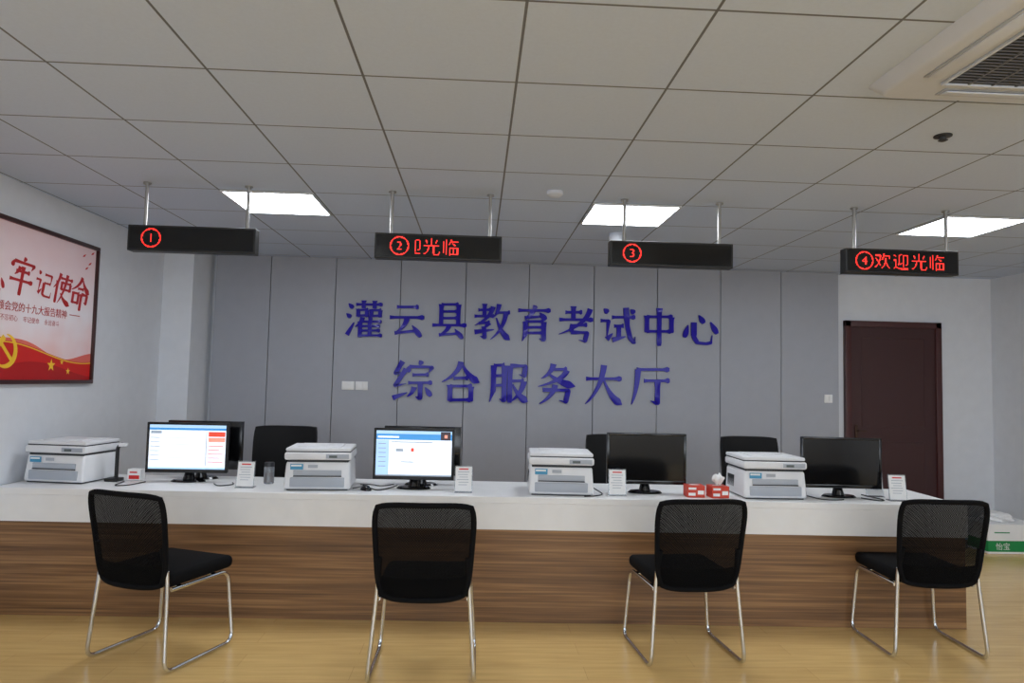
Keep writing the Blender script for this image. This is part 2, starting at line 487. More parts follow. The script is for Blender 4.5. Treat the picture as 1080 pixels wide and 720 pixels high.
bx(bm, dx0, dx1, 7.05, YB, dz-.065, dz, .004, 1)
bx(bm, dx0+.065, dx1-.065, 7.07, YB, 0.005, dz-.065, .0, 0)
for z0, z1 in ((.15, .95), (1.1, 2.05)):
    for (a, b, c, d) in ((dx0+.18, dx1-.18, z0, z0+.012), (dx0+.18, dx1-.18, z1-.012, z1), (dx0+.18, dx0+.192, z0, z1), (dx1-.192, dx1-.18, z0, z1)):
        bx(bm, a, b, 7.067, 7.072, c, d, .001, 0)
door = fin('door_1', bm, [m_door, m_doorf], kind='structure')
bm = bmesh.new()
bx(bm, 4.005, 4.035, 7.055, 7.069, .95, 1.12, .003)
tube(bm, [(4.02, 7.058, 1.06), (4.02, 7.02, 1.06), (4.10, 7.02, 1.06)], .007, fil=.015)
fin('door_handle', bm, mat('bronze', (80, 62, 52), .4, .8), parent=door)

# ------------------------------------------------------------ ceiling lights
def light(ix, iy):
    x0 = GX0 + GPX*ix; y0 = GY0 + GPY*iy
    e = empty('ceiling_light', (x0+GPX/2, y0+GPY/2, CH), 0, 'square white LED panel light flush in the suspended ceiling', 'ceiling light', 'square ceiling panel lights')
    hx, hy = GPX/2-.006, GPY/2-.006
    bm = bmesh.new()
    w = .014
    bx(bm, -hx, hx, -hy, -hy+w, -.012, -.001); bx(bm, -hx, hx, hy-w, hy, -.012, -.001)
    bx(bm, -hx, -hx+w, -hy+w, hy-w, -.012, -.001); bx(bm, hx-w, hx, -hy+w, hy-w, -.012, -.001)
    fin('frame', bm, m_alu, parent=e, smooth=False)
    bm = bmesh.new(); bx(bm, -hx+w, hx-w, -hy+w, hy-w, -.009, -.001)
    fin('diffuser', bm, m_light, parent=e, smooth=False)
for iy in (0, -6, -11):
    for ix in (-3, 1, 5):
        light(ix, iy)

# ------------------------------------------------------------ counter
SL = -0.031
ROT = math.atan(SL)
def CY(x, off): return 4.327 + SL*x + off
CT = 0.775
XE = 3.13
bm = bmesh.new()
bx(bm, -2.985, XE, 0, .66, CT-.04, CT, .003)
bx(bm, -2.985, XE, 0, .03, CT-.2, CT-.04, .0)
bx(bm, XE-.03, XE, .03, .66, CT-.2, CT-.04, .0)
bx(bm, -2.985, XE, 0, .004, CT-.202, CT-.2)
fin('worktop', bm, m_white, loc=(0, 4.327, 0), rot=(0, 0, ROT), smooth=False,
    label='long white laminate worktop with deep front apron on wooden base', category='worktop')
bm = bmesh.new()
zt = CT-.203
bx(bm, -2.985, XE-.005, .02, .05, 0.001, zt, .0)
bx(bm, XE-.035, XE-.005, .05, .64, 0.001, zt)
for xx in (-2.98, -1.5, 0, 1.5):
    bx(bm, xx, xx+.02, .05, .6, 0.001, zt)
fin('counter_base', bm, m_wood, loc=(0, 4.327, 0), rot=(0, 0, ROT), smooth=False,
    label='long walnut-grain wooden service counter base with closed front', category='counter')

# ------------------------------------------------------------ wall lettering
def lettering(s, xc, zc, pitch, size, label):
    e = empty('sign_lettering', (xc, 6.999, zc), 0, label, 'sign', 'raised blue wall lettering')
    n = len(s)
    for i, ch in enumerate(s):
        dense = 1.05 if ch in '灌' else (1.16 if ch in '县教综' else 1.28)
        fin('character', glyph(ch, size, .022, dense), m_letter, parent=e, loc=((i-(n-1)/2)*pitch, -.001, 0), smooth=False)
lettering('灌云县教育考试中心', .575, 2.10, .434, .38, 'blue-violet glossy raised Chinese lettering on grey panel wall, nine characters')
lettering('综合服务大厅', .57, 1.485, .49, .41, 'blue-violet glossy raised Chinese lettering on grey panel wall, six characters')

# ------------------------------------------------------------ LED signs
PX = .0058
def led(xc, hw, txts, label):
    e = empty('led_sign', (xc, 4.43, CH), 0, label, 'led sign', 'hanging LED number signs')
    bm = bmesh.new(); z1 = -.283; z0 = -.447
    bx(bm, -hw, hw, -.04, .04, z0, z1, .004)
    fin('housing', bm, m_black, parent=e, smooth=False)
    bm = bmesh.new(); bx(bm, -hw+.012, hw-.012, -.0425, -.0405, z0+.012, z1-.012)
    fin('display', bm, m_blackgloss, parent=e, smooth=False)
    for px in (-.31, .33):
        bm = bmesh.new()
        cyl(bm, (px, 0, -.2825), (px, 0, -.004), .011, seg=14)
        cyl(bm, (px, 0, -.012), (px, 0, -.001), .024, seg=16)
        fin('pole', bm, m_steel, parent=e)
    zc = (z0+z1)/2
    for (t, x, size, clip) in txts:
        if t in '①②③④':
            bm = pixelate(text_bm(str('①②③④'.index(t)+1), size*.70, offset=-.0015), PX)
            fin('lettering', bm, m_red_led, parent=e, loc=(x, -.0435, zc), smooth=False)
            bm = bmesh.new(); r1, r0, N = size*.525, size*.472, 40
            for k in range(N):
                a, b = 2*math.pi*k/N, 2*math.pi*(k+1)/N
                flat(bm, [(r0*math.cos(a), r0*math.sin(a)), (r1*math.cos(a), r1*math.sin(a)), (r1*math.cos(b), r1*math.sin(b)), (r0*math.cos(b), r0*math.sin(b))])
            fin('number_ring', pixelate(bm, PX), m_red_led, parent=e, loc=(x, -.0435, zc), smooth=False)
        else:
            fin('lettering', pixelate(text_bm(t, size, clip=clip, offset=-.002), PX), m_red_led, parent=e, loc=(x, -.0435, zc), smooth=False)
led(-1.832, .397, [('①', -.25, .115, None)], 'black hanging LED sign showing a red circled number one')
led(-.27, .41, [('②', -.25, .115, None), ('迎', -.165, .115, .012), ('光', -.045, .12, None), ('临', .08, .12, None)], 'black hanging LED sign showing red circled two and scrolling characters')
led(1.26, .41, [('③', -.265, .115, None)], 'black hanging LED sign showing a red circled number three')
led(2.825, .388, [('④', -.265, .115, None), ('欢', -.14, .12, None), ('迎', -.015, .12, None), ('光', .11, .12, None), ('临', .235, .12, None)], 'black hanging LED sign showing red circled four and welcome text')

# ------------------------------------------------------------ poster on west wall
pr = empty('poster', (-2.999, 4.53, 1.41), math.pi/2, 'dark-framed red and white slogan poster with Chinese calligraphy on white wall', 'poster')
W2, PH = .93, 1.06
bm = bmesh.new(); fw = .028
bx(bm, -W2, W2, -.03, 0, 0, fw, .003); bx(bm, -W2, W2, -.03, 0, PH-fw, PH, .003)
bx(bm, -W2, -W2+fw, -.03, 0, fw, PH-fw, .003); bx(bm, W2-fw, W2, -.03, 0, fw, PH-fw, .003)
fin('frame', bm, mat('frame_brown', (60, 28, 26), 0.35), parent=pr)
def print_mat():
    m = bpy.data.materials.new('poster_print'); m.use_nodes = True
    nt = m.node_tree; b = nt.nodes['Principled BSDF']
    tc = nt.nodes.new('ShaderNodeTexCoord'); sp = nt.nodes.new('ShaderNodeSeparateXYZ')
    nt.links.new(tc.outputs['Object'], sp.inputs[0])
    n = nt.nodes.new('ShaderNodeTexNoise'); n.inputs['Scale'].default_value = 3
    nt.links.new(tc.outputs['Object'], n.inputs['Vector'])
    v = node_math(nt, 'ADD', sp.outputs[2], node_math(nt, 'MULTIPLY', node_math(nt, 'SUBTRACT', n.outputs['Fac'], .5), .5))
    r = nt.nodes.new('ShaderNodeValToRGB'); cr = r.color_ramp
    cr.elements[0].position = .1; cr.elements[0].color = lin((244, 190, 186))
    cr.elements[1].position = .45; cr.elements[1].color = lin((248, 240, 244))
    e = cr.elements.new(1.0); e.color = lin((245, 215, 218))
    nt.links.new(v, r.inputs['Fac']); nt.links.new(r.outputs[0], b.inputs['Base Color'])
    b.inputs['Roughness'].default_value = .4
    return m
bm = bmesh.new(); bx(bm, -W2+fw, W2-fw, -.012, -.002, fw, PH-fw)
fin('print', bm, print_mat(), parent=pr, smooth=False)
def wave(bm, f, y, mi, thick=None):
    N = 50; a = -W2+fw; b = W2-fw
    for i in range(N):
        xa = a+(b-a)*i/N; xb = a+(b-a)*(i+1)/N
        lo1 = fw if thick is None else max(fw, f(xa)-thick(xa)); lo2 = fw if thick is None else max(fw, f(xb)-thick(xb))
        h1 = max(f(xa), lo1); h2 = max(f(xb), lo2)
        if h1-lo1 < 1e-4 and h2-lo2 < 1e-4: continue
        flat(bm, [(xa, lo1), (xb, lo2), (xb, h2+1e-4), (xa, h1+1e-4)], y, mi)
pm = [mat('pink_print', (232, 110, 98), .5), m_redp, mat('deep_red_print', (180, 18, 20), .5), m_gold]
def wv(*a):
    bm = bmesh.new(); wave(bm, *a); bmesh.ops.remove_doubles(bm, verts=bm.verts, dist=2e-4)
    fin('ribbon_print', bm, pm, parent=pr, smooth=False)
wv(lambda x: .26+.07*math.sin(3.2*x+2.6)+.02*math.sin(9*x), -.0125, 0)
wv(lambda x: .22+.06*math.sin(3.6*x+1.9), -.0130, 1)
wv(lambda x: .10+.05*math.sin(4.2*x+.6), -.0135, 2)
wv(lambda x: .215+.06*math.sin(3.6*x+1.9), -.0140, 3, lambda x: .008)
wv(lambda x: PH-fw, -.0125, 1, lambda x: max(0.0012, .12*(-x-.1)+.02*math.sin(7*x)))
def star(cx, cz, r, y):
    bm = bmesh.new(); pts = []
    for k in range(10):
        rr = r if k % 2 == 0 else r*.4
        a = math.pi/2+k*math.pi/5
        pts.append((cx+rr*math.cos(a), cz+rr*math.sin(a)))
    for k in range(10): flat(bm, [(cx, cz), pts[k], pts[(k+1) % 10]], y, 3)
    bmesh.ops.remove_doubles(bm, verts=bm.verts, dist=1e-5)
    fin('star', bm, pm, parent=pr, smooth=False)
star(.42, .13, .048, -.0145); star(.62, .09, .028, -.0145); star(.54, .155, .022, -.0145)
for (x, z) in ((.72, .95), (.80, .90), (.83, .985), (.76, .86)):
    bm = bmesh.new(); flat(bm, [(x, z), (x+.03, z+.008), (x+.045, z+.03), (x+.015, z+.018)], -.0145, 1)
    fin('dove_print', bm, pm, parent=pr, smooth=False)
ex, ez, R = -.05, .21, .11
N = 20; bm = bmesh.new()
for k in range(N):
    a0 = math.radians(-135+225*k/N); a1 = math.radians(-135+225*(k+1)/N)
    w0 = .06+.30*math.sin(math.pi*k/N); w1 = .06+.30*math.sin(math.pi*(k+1)/N)
    flat(bm, [(ex+R*math.cos(a0), ez+R*math.sin(a0)), (ex+R*math.cos(a1), ez+R*math.sin(a1)),
              (ex+R*(1-w1)*math.cos(a1), ez+R*(1-w1)*math.sin(a1)), (ex+R*(1-w0)*math.cos(a0), ez+R*(1-w0)*math.sin(a0))], -.0145, 3)
bmesh.ops.remove_doubles(bm, verts=bm.verts, dist=1e-5)
em = fin('emblem', bm, pm, parent=pr, smooth=False)
def orect(bm, cx, cz, L, w, ang, mi, y):
    c, s = math.cos(ang), math.sin(ang)
    flat(bm, [(cx+c*a-s*b, cz+s*a+c*b) for a, b in ((-L/2, -w/2), (L/2, -w/2), (L/2, w/2), (-L/2, w/2))], y, mi)
for args in ((ex+.005, ez-.005, .20, .026, -math.pi/4, 3, -.0148), (ex-.055, ez+.055, .04, .10, -math.pi/4, 3, -.0150), (ex-.092, ez-.092, .055, .028, math.pi/4, 3, -.0149)):
    bm = bmesh.new(); orect(bm, *args); fin('emblem_bar', bm, pm, parent=em, smooth=False)
m_redt = mat('red_text', (185, 26, 30), .5)
for ch, x, z, s in (('不', -.79, .73, .24), ('忘', -.58, .67, .21), ('初', -.38, .72, .21), ('心', -.19, .64, .19), ('牢', .06, .71, .24), ('记', .29, .685, .185), ('使', .50, .68, .215), ('命', .72, .675, .235)):
    bm = glyph(ch, s, .0006, 1.3)
    bmesh.ops.transform(bm, matrix=Matrix(((1, 0, .18, 0), (0, .25, 0, 0), (-.06, 0, 1, 0), (0, 0, 0, 1))), verts=bm.verts)
    fin('lettering', bm, m_redt, parent=pr, loc=(x, -.0128, z), smooth=False)
fin('lettering', text_bm('深刻领会党的十九大报告精神', .066, shifts=((0, 0), (.0015, 0))), m_redt, parent=pr, loc=(.14, -.0135, .50), smooth=False)
bm = bmesh.new(); rect(bm, 0, 0, .13, .006); fin('dash_line', bm, m_redt, parent=pr, loc=(.60, -.0135, .50), smooth=False)
for t, x in (('不忘初心', -.04), ('牢记使命', .18), ('永远奋斗', .40)):
    fin('lettering', text_bm(t, .042), m_redt, parent=pr, loc=(x, -.0135, .425), smooth=False)

# ------------------------------------------------------------ switches
def switch(x, z, w, label):
    bm = bmesh.new()
    bx(bm, x-w/2, x+w/2, 6.988, 6.999, z-.043, z+.043, .003, 0)
    for dx in (-.25, .25):
        bx(bm, x+dx*w-w*.19, x+dx*w+w*.19, 6.984, 6.99, z-.028, z+.028, .002, 0)
    fin('light_switch', bm, m_paper, label=label, category='light switch')
switch(-1.30, 1.42, .125, 'white plastic wall switch plate on grey panel wall')
switch(-1.165, 1.42, .125, 'white plastic wall switch plate on grey panel wall')
switch(3.68, 1.39, .086, 'small white switch plate on grey panel near door')

# ------------------------------------------------------------ air conditioner
ac = empty('air_conditioner', (2.08, 2.13, CH), 0, 'white ceiling cassette air conditioner with dark intake grille', 'air conditioner')
bm = bmesh.new(); A = .53
t = bmesh.new(); bmesh.ops.create_cube(t, size=1)
for v in t.verts:
    k = A if v.co.z > 0 else A-.04
    v.co = Vector((math.copysign(k, v.co.x), math.copysign(k, v.co.y), -.001 if v.co.z > 0 else -.045))
bmesh.ops.bevel(t, geom=[e for e in t.edges if abs(e.verts[0].co.z-e.verts[1].co.z) > .02], offset=.05, segments=4, profile=.5, affect='EDGES')
bmesh.ops.bevel(t, geom=[e for e in t.edges if e.verts[0].co.z < -.04 and e.verts[1].co.z < -.04], offset=.012, segments=3, profile=.5, affect='EDGES')
merge(bm, t)
fin('casing', bm, m_acw, parent=ac)
for k in range(4):
    a = k*math.pi/2
    bm = bmesh.new()
    bx(bm, -.29, .29, .375, .435, -.050, -.0455, .002, 1)
    box(bm, (0, .40, -.054), (.56, .045, .006), .002, 0, rot=Matrix.Rotation(.16, 4, 'X'))
    fin('louver', bm, [m_acw, m_plast2], parent=ac, rot=(0, 0, a))
bm = bmesh.new(); g = .325
bx(bm, -g, g, -g, g, -.048, -.0455, 0, 1)
bx(bm, -g, g, -g-.012, -g, -.056, -.0455, .002); bx(bm, -g, g, g, g+.012, -.056, -.0455, .002)
bx(bm, -g-.012, -g, -g-.012, g+.012, -.056, -.0455, .002); bx(bm, g, g+.012, -g-.012, g+.012, -.056, -.0455, .002)
for i in range(1, 30):
    y = -g+2*g*i/30
    bx(bm, -g, g, y-.0015, y+.0015, -.053, -.048, 0, 2)
for i in range(1, 7):
    x = -g+2*g*i/7
    bx(bm, x-.004, x+.004, -g, g, -.0535, -.048, 0, 2)
fin('grille', bm, [m_acw, m_black, mat('grille_grey', (105, 105, 108), .6)], parent=ac, smooth=False)

# detectors
bm = bmesh.new(); lathe(bm, [(0, -.001), (.052, -.001), (.052, -.018), (.034, -.034), (0, -.038)])
fin('smoke_detector', bm, m_acw, loc=(.47, 4.30, CH), label='round white smoke detector on suspended ceiling', category='smoke detector')
bm = bmesh.new(); lathe(bm, [(0, -.001), (.04, -.001), (.04, -.006), (.016, -.009), (.014, -.02), (.022, -.024), (.01, -.03), (0, -.03)])
fin('sprinkler', bm, m_dark, loc=(2.2, 3.1, CH), label='small dark metal sprinkler head under suspended ceiling', category='sprinkler')
bm = bmesh.new(); lathe(bm, [(0, -.001), (.055, -.001), (.055, -.02), (.06, -.03), (.052, -.07), (.03, -.09), (0, -.095)])
fin('dome_camera', bm, [m_acw], loc=(1.1, 5.45, CH), label='small white dome security camera under ceiling', category='camera')

# ------------------------------------------------------------ visitor chairs
def back_grid(w, z0, z1, cu, lean, flare=.05, zc=.07, ctop=.09, cbot=.09):
    def P(a, b):
        x = a*w*(1-(ctop if b > 0 else cbot)*abs(b)**5)*(1+flare*b)
        zz = b*(1-zc*abs(a)**5)
        z = (z0+z1)/2+zz*(z1-z0)/2
        y = -cu*(1-a*a)-lean*(max(0.0, (z-z0)/(z1-z0)))**1.4
        return Vector((x, y, z))
    return P
def visitor_chair(loc, rotz, label):
    e = empty('visitor_chair', loc, rotz, label, 'chair', 'black mesh visitor chairs before the counter')
    P = back_grid(.236, .415, .888, .035, .07, .06, .065, .08, .11); y0 = -.235
    bm = bmesh.new(); N = 18
    vs = [[bm.verts.new(P(-1+2*i/N, -1+2*j/N)+Vector((0, y0, 0))) for i in range(N+1)] for j in range(N+1)]
    for j in range(N):
        for i in range(N):
            bm.faces.new((vs[j][i], vs[j][i+1], vs[j+1][i+1], vs[j+1][i]))
    br = fin('backrest', bm, m_net, parent=e)
    bm = bmesh.new()
    loop = [P(-1+2*i/N, -1) for i in range(N)]+[P(1, -1+2*i/N) for i in range(N)]+[P(1-2*i/N, 1) for i in range(N)]+[P(-1, 1-2*i/N) for i in range(N)]
    tube(bm, [p+Vector((0, y0+.006, 0)) for p in loop], .014, closed=True)
    t = bmesh.new()
    NB = 6
    vv = [[t.verts.new(P(-.97+1.94*i/N, -.97+.42*j/NB)+Vector((0, y0+.012, 0))) for i in range(N+1)] for j in range(NB+1)]
    for j in range(NB):
        for i in range(N): t.faces.new((vv[j][i], vv[j][i+1], vv[j+1][i+1], vv[j+1][i]))
    merge(bm, t)
    for s in (-1, 1):
        tube(bm, [(s*.216, -.256, .62), (s*.222, -.222, .47)], .0125)
    fin('backrest_rim', bm, m_fabric, parent=br)
    bm = bmesh.new()
    box(bm, (0, .02, .445), (.47, .46, .07), .03, seg=4)
    fin('seat', bm, m_fabric, parent=e)
    bm = bmesh.new()
    for s in (-1, 1):
        tube(bm, [(s*.226, -.225, .50), (s*.230, -.222, .43), (s*.262, -.25, .012), (s*.262, .225, .012), (s*.232, .205, .40), (s*.225, -.19, .40)], .0108, fil=.06)
    tube(bm, [(-.226, .12, .40), (.226, .12, .40)], .01); tube(bm, [(-.226, -.12, .40), (.226, -.12, .40)], .01)
    fin('frame', bm, m_chrome, parent=e, label='chrome tubular sled frame')
    return e
ch0 = visitor_chair((-1.665, 3.89, 0), math.radians(-22), 'black mesh-back visitor chair with chrome sled frame, turned sideways')
copy_thing(ch0, (-.24, 3.70, 0), math.radians(0), 'black mesh-back visitor chair with chrome sled frame, facing the counter')
copy_thing(ch0, (1.19, 3.91, 0), math.radians(5), 'black mesh-back visitor chair with chrome sled frame, facing the counter')
copy_thing(ch0, (2.625, 4.005, 0), math.radians(-2), 'black mesh-back visitor chair with chrome sled frame, near counter end')

# ------------------------------------------------------------ office chairs behind counter
def office_chair(loc, rotz, label):
    e = empty('office_chair', loc, rotz, label, 'office chair', 'black office chairs behind the counter')
    P = back_grid(.25, .56, 1.09, -.03, -.06, .02, .03, .05, .08)
    bm = bmesh.new(); N = 12
    f = [[bm.verts.new(P(-1+2*i/N, -1+2*j/N)+Vector((0, .22+.0, 0))) for i in range(N+1)] for j in range(N+1)]
    g = [[bm.verts.new(P(-1+2*i/N, -1+2*j/N)+Vector((0, .22+.055, 0))) for i in range(N+1)] for j in range(N+1)]
    for j in range(N):
        for i in range(N):
            bm.faces.new((f[j][i], f[j][i+1], f[j+1][i+1], f[j+1][i])); bm.faces.new((g[j][i+1], g[j][i], g[j+1][i], g[j+1][i+1]))
    for i in range(N):
        bm.faces.new((f[0][i+1], f[0][i], g[0][i], g[0][i+1])); bm.faces.new((f[N][i], f[N][i+1], g[N][i+1], g[N][i]))
        bm.faces.new((f[i][0], f[i+1][0], g[i+1][0], g[i][0])); bm.faces.new((f[i+1][N], f[i][N], g[i][N], g[i+1][N]))
    bmesh.ops.recalc_face_normals(bm, faces=bm.faces)
    fin('backrest', bm, m_leather, parent=e)
    bm = bmesh.new(); box(bm, (0, 0, .48), (.5, .48, .09), .035, seg=4)
    fin('seat', bm, m_leather, parent=e)
    for s in (-1, 1):
        bm = bmesh.new()
        tube(bm, [(s*.20, -.12, .45), (s*.27, -.12, .47), (s*.27, -.12, .66), (s*.27, .14, .66), (s*.25, .26, .66)], .013, fil=.05)
        box(bm, (s*.27, .0, .68), (.05, .24, .03), .012)
        fin('armrest', bm, m_black, parent=e)
    bm = bmesh.new()
    tube(bm, [(0, .12, .42), (0, .30, .45), (0, .305, .66)], .02, fil=.05)
    cyl(bm, (0, 0, .10), (0, 0, .435), .028)
    for k in range(5):
        a = 2*math.pi*k/5+.3
        tube(bm, [(0, 0, .11), (.29*math.cos(a), .29*math.sin(a), .075)], .018)
    fin('pedestal', bm, m_black, parent=e)
    for k in range(5):
        a = 2*math.pi*k/5+.3
        bm = bmesh.new(); c = Vector((.285*math.cos(a), .285*math.sin(a), .029)); d = Vector((-math.sin(a), math.cos(a), 0))*.022
        cyl(bm, c-d, c+d, .028); cyl(bm, c, c+Vector((0, 0, .045)), .008)
        fin('caster', bm, m_black, parent=e)
    return e
oc = office_chair((-1.56, 5.45, 0), 0, 'black padded office chair standing behind the white counter')
copy_thing(oc, (1.17, 5.38, 0), .0, scale=(1, 1, .985))
copy_thing(oc, (2.28, 5.36, 0), -.04, scale=(.93, 1, .99))

# ------------------------------------------------------------ monitors
s_white = mat('screen_white', (235, 240, 248), .3, es=.85, ecol=(225, 235, 250))
s_blue = mat('screen_blue', (60, 140, 210), .3, es=.7, ecol=(70, 150, 215))
s_lb = mat('screen_lightblue', (170, 205, 235), .3, es=.75, ecol=(170, 205, 235))
s_red = mat('screen_red', (220, 70, 50), .3, es=.7, ecol=(225, 80, 60))
s_grey = mat('screen_grey', (150, 160, 175), .3, es=.6, ecol=(150, 165, 180))
s_org = mat('screen_pale_red', (240, 150, 130), .3, es=.7, ecol=(240, 160, 140))
s_dk = mat('screen_dark', (60, 50, 60), .3, es=.2, ecol=(90, 70, 80))
s_off = mat('screen_off', (8, 8, 10), .12)
smats = [s_white, s_blue, s_lb, s_red, s_grey, s_org, s_dk]
def monitor(x, off, rz, w, on, label):
    e = empty('computer_monitor', (x, CY(x, off), CT+.001), rz, label, 'monitor', 'desktop monitors on the counter')
    h = .335; z0 = .062; hw = w/2
    bm = bmesh.new()
    bx(bm, -hw, hw, -.012, .018, z0, z0+h, .006)
    bx(bm, -hw*.6, hw*.6, .016, .045, z0+.06, z0+h-.06, .012)
    b = .016
    for (p) in ((-hw, hw, z0, z0+.024), (-hw, hw, z0+h-b, z0+h), (-hw, -hw+b, z0, z0+h), (hw-b, hw, z0, z0+h)):
        bx(bm, p[0], p[1], -.016, -.011, p[2], p[3], .0015)
    fin('casing', bm, m_blackgloss if not on else m_black, parent=e)
    bm = bmesh.new(); x0, x1, a0, a1 = -hw+b, hw-b, z0+.024, z0+h-b
    W, H = x1-x0, a1-a0
    if not on:
        rect(bm, x0, a0, x1, a1, -.0125); sm = [s_off]
    else:
        sm = smats
        def R(u0, v0, u1, v1, mi, ly=1): rect(bm, x0+u0*W, a0+v0*H, x0+u1*W, a0+v1*H, -.0125-.0004*ly, mi)
        R(0, 0, 1, 1, 0, 0)
        if on == 1:
            R(0, .94, 1, 1, 2); R(0, .88, 1, .935, 1); R(.02, .8, .16, .86, 4); R(0, 0, 1, .04, 2)
            R(.74, .08, .75, .86, 4)
            for k in range(6): R(.02, .70-.1*k, .14, .715-.1*k, 4)
            R(.77, .74, .99, .85, 3); R(.77, .62, .99, .72, 5)
            for k in range(5): R(.77, .52-.09*k, .97-.05*(k % 2), .535-.09*k, 3)
            for k in range(4): R(.2, .7-.15*k, .6, .71-.15*k, 2)
        else:
            R(0, .93, 1, 1, 2); R(0, .80, 1, .93, 1); R(.85, .80, .98, .99, 6, 2); R(.90, .85, .94, .92, 5, 3)
            R(.02, .84, .3, .88, 0, 2); R(0, 0, .17, .79, 2, 1); R(0, 0, 1, .03, 4, 2)
            for k in range(6): R(.03, .7-.1*k, .13, .72-.1*k, 4, 2)
            R(.2, .74, .75, .76, 4); R(.26, .54, .36, .60, 4); R(.46, .54, .5, .62, 3)
            R(.33, .3, .5, .32, 4); R(.2, .2, .7, .21, 2)
    fin('screen', bm, sm, parent=e, smooth=False)
    bm = bmesh.new()
    box(bm, (0, .045, .08), (.06, .02, .15), .006)
    t = bmesh.new(); bmesh.ops.create_cone(t, cap_ends=True, segments=32, radius1=.115, radius2=.1, depth=.012)
    merge(bm, t, 0, Matrix.Translation((0, .03, .0065)) @ Matrix.Diagonal((1, .6, 1, 1)))
    cyl(bm, (0, .04, .01), (0, .045, .05), .04, .03)
    fin('stand', bm, m_blackgloss, parent=e)
monitor(-1.935, .36, ROT+.04, .535, 1, 'black monitor with lit white webpage screen on white counter')
monitor(-1.90, .565, math.pi+ROT-.04, .53, 0, 'black monitor seen from its rear behind the lit screen')
monitor(-.403, .24, ROT, .53, 2, 'black monitor with lit blue-headed page on white counter')
monitor(-.365, .46, math.pi+ROT, .53, 0, 'black monitor seen from its rear behind the lit screen')
monitor(1.141, .25, ROT, .53, 0, 'black switched-off monitor with glossy bezel on white counter')
monitor(2.44, .23, ROT-.03, .53, 0, 'black switched-off monitor with glossy bezel near counter end')

# ------------------------------------------------------------ printers
def printer(x, off, rz, label):
    e = empty('printer', (x, CY(x, off), CT+.001), rz, label, 'printer', 'white multifunction printers on the counter')
    e.scale = (1, 1, 1.08)
    bm = bmesh.new()
    t = bmesh.new(); bmesh.ops.create_cube(t, size=1)
    for v in t.verts:
        top = v.co.z > 0
        v.co = Vector((v.co.x*(.40 if top else .42), (-.15 if top else -.17) if v.co.y < 0 else .18, .168 if top else .006))
    bmesh.ops.bevel(t, geom=list(t.edges), offset=.018, segments=3, profile=.5, affect='EDGES')
    merge(bm, t)
    bx(bm, -.19, .19, -.155, .17, 0, .01, .002, 2)
    bx(bm, -.17, .17, -.172, -.15, .02, .075, .005, 1)
    bx(bm, -.15, .15, -.1665, -.15, .080, .086, .001, 2)
    bx(bm, -.15, .15, -.164, -.15, .086, .118, .003, 1)
    bx(bm, -.19, .19, -.145, .172, .163, .18, .002, 2)
    for k in range(6): bx(bm, -.2085, -.2025, .02+.02*k, .028+.02*k, .05, .12, 0, 2)
    fin('body', bm, [m_plast, m_plast2, m_dark], parent=e)
    bm = bmesh.new()
    bx(bm, -.21, .21, -.165, .185, .178, .222, .012, 0)
    bx(bm, .05, .195, -.168, -.16, .187, .213, .001, 1)
    fin('scanner_unit', bm, [m_plast, m_plast2], parent=e)
    bm = bmesh.new()
    bx(bm, -.205, .205, -.15, .185, .226, .248, .009, 0)
    bx(bm, -.14, .14, -.10, .13, .246, .254, .004, 0)
    bx(bm, -.200, .200, -.15, .18, .220, .228, .001, 1)
    fin('scanner_lid', bm, [m_plast, m_dark], parent=e)
    bm = bmesh.new()
    rect(bm, -.17, .122, -.09, .155, -.163, 0); rect(bm, -.165, .14, -.10, .15, -.1635, 1)
    rect(bm, -.06, .132, .0, .15, -.163, 2)
    fin('sticker', bm, [m_blue, m_paper, m_plast2], parent=e, smooth=False, label='blue and white paper sticker')
    bm = bmesh.new(); bx(bm, .07, .12, -.170, -.1675, .192, .206, .0005)
    fin('display', bm, mat('lcd_grey', (90, 100, 100), .3), parent=e, smooth=False)
    return e
p0 = printer(-2.70, .36, ROT-.12, 'white multifunction laser printer with flatbed lid on counter by wall')
for (x, off, rz) in ((-1.015, .27, ROT+.1), (.565, .25, ROT-.02), (1.945, .26, ROT+.02)):
    copy_thing(p0, (x, CY(x, off), CT+.001), rz, 'white multifunction laser printer with flatbed lid beside monitor')

# ------------------------------------------------------------ small counter things
def card(x, off, rz, lab):
    e = empty('table_card', (x, CY(x, off), CT+.001), rz, lab, 'table card', 'upright notice cards on the counter')
    tilt = Matrix.Rotation(-.16, 4, 'X')
    bm = bmesh.new()
    box(bm, (0, .014, .085), (.115, .004, .17), 0, rot=tilt)
    bx(bm, -.0575, .0575, -.015, .05, 0, .004)
    fin('holder', bm, m_acr, parent=e, smooth=False)
    bm = bmesh.new()
    box(bm, (0, .0105, .086), (.105, .0015, .155), 0, 0, rot=tilt)
    for k in range(6):
        box(bm, (-.005*(k % 2), .0095+(.13-.016*k-.086)*.161, .13-.016*k), (.075-.01*(k % 3), .0012, .004), 0, 1, rot=tilt)
    box(bm, (0, .0095+(.148-.086)*.161, .148), (.06, .0012, .008), 0, 2, rot=tilt)
    fin('card', bm, [m_paper, m_plast2, m_redp], parent=e, smooth=False)
    return e
c0 = card(-1.48, .16, ROT, 'white printed notice card in clear acrylic stand on counter')
for x, off, r in ((-.07, .13, .05), (.925, .12, 0), (2.76, .12, -.06), (2.70, .28, -.1)):
    copy_thing(c0, (x, CY(x, off), CT+.001), ROT+r)

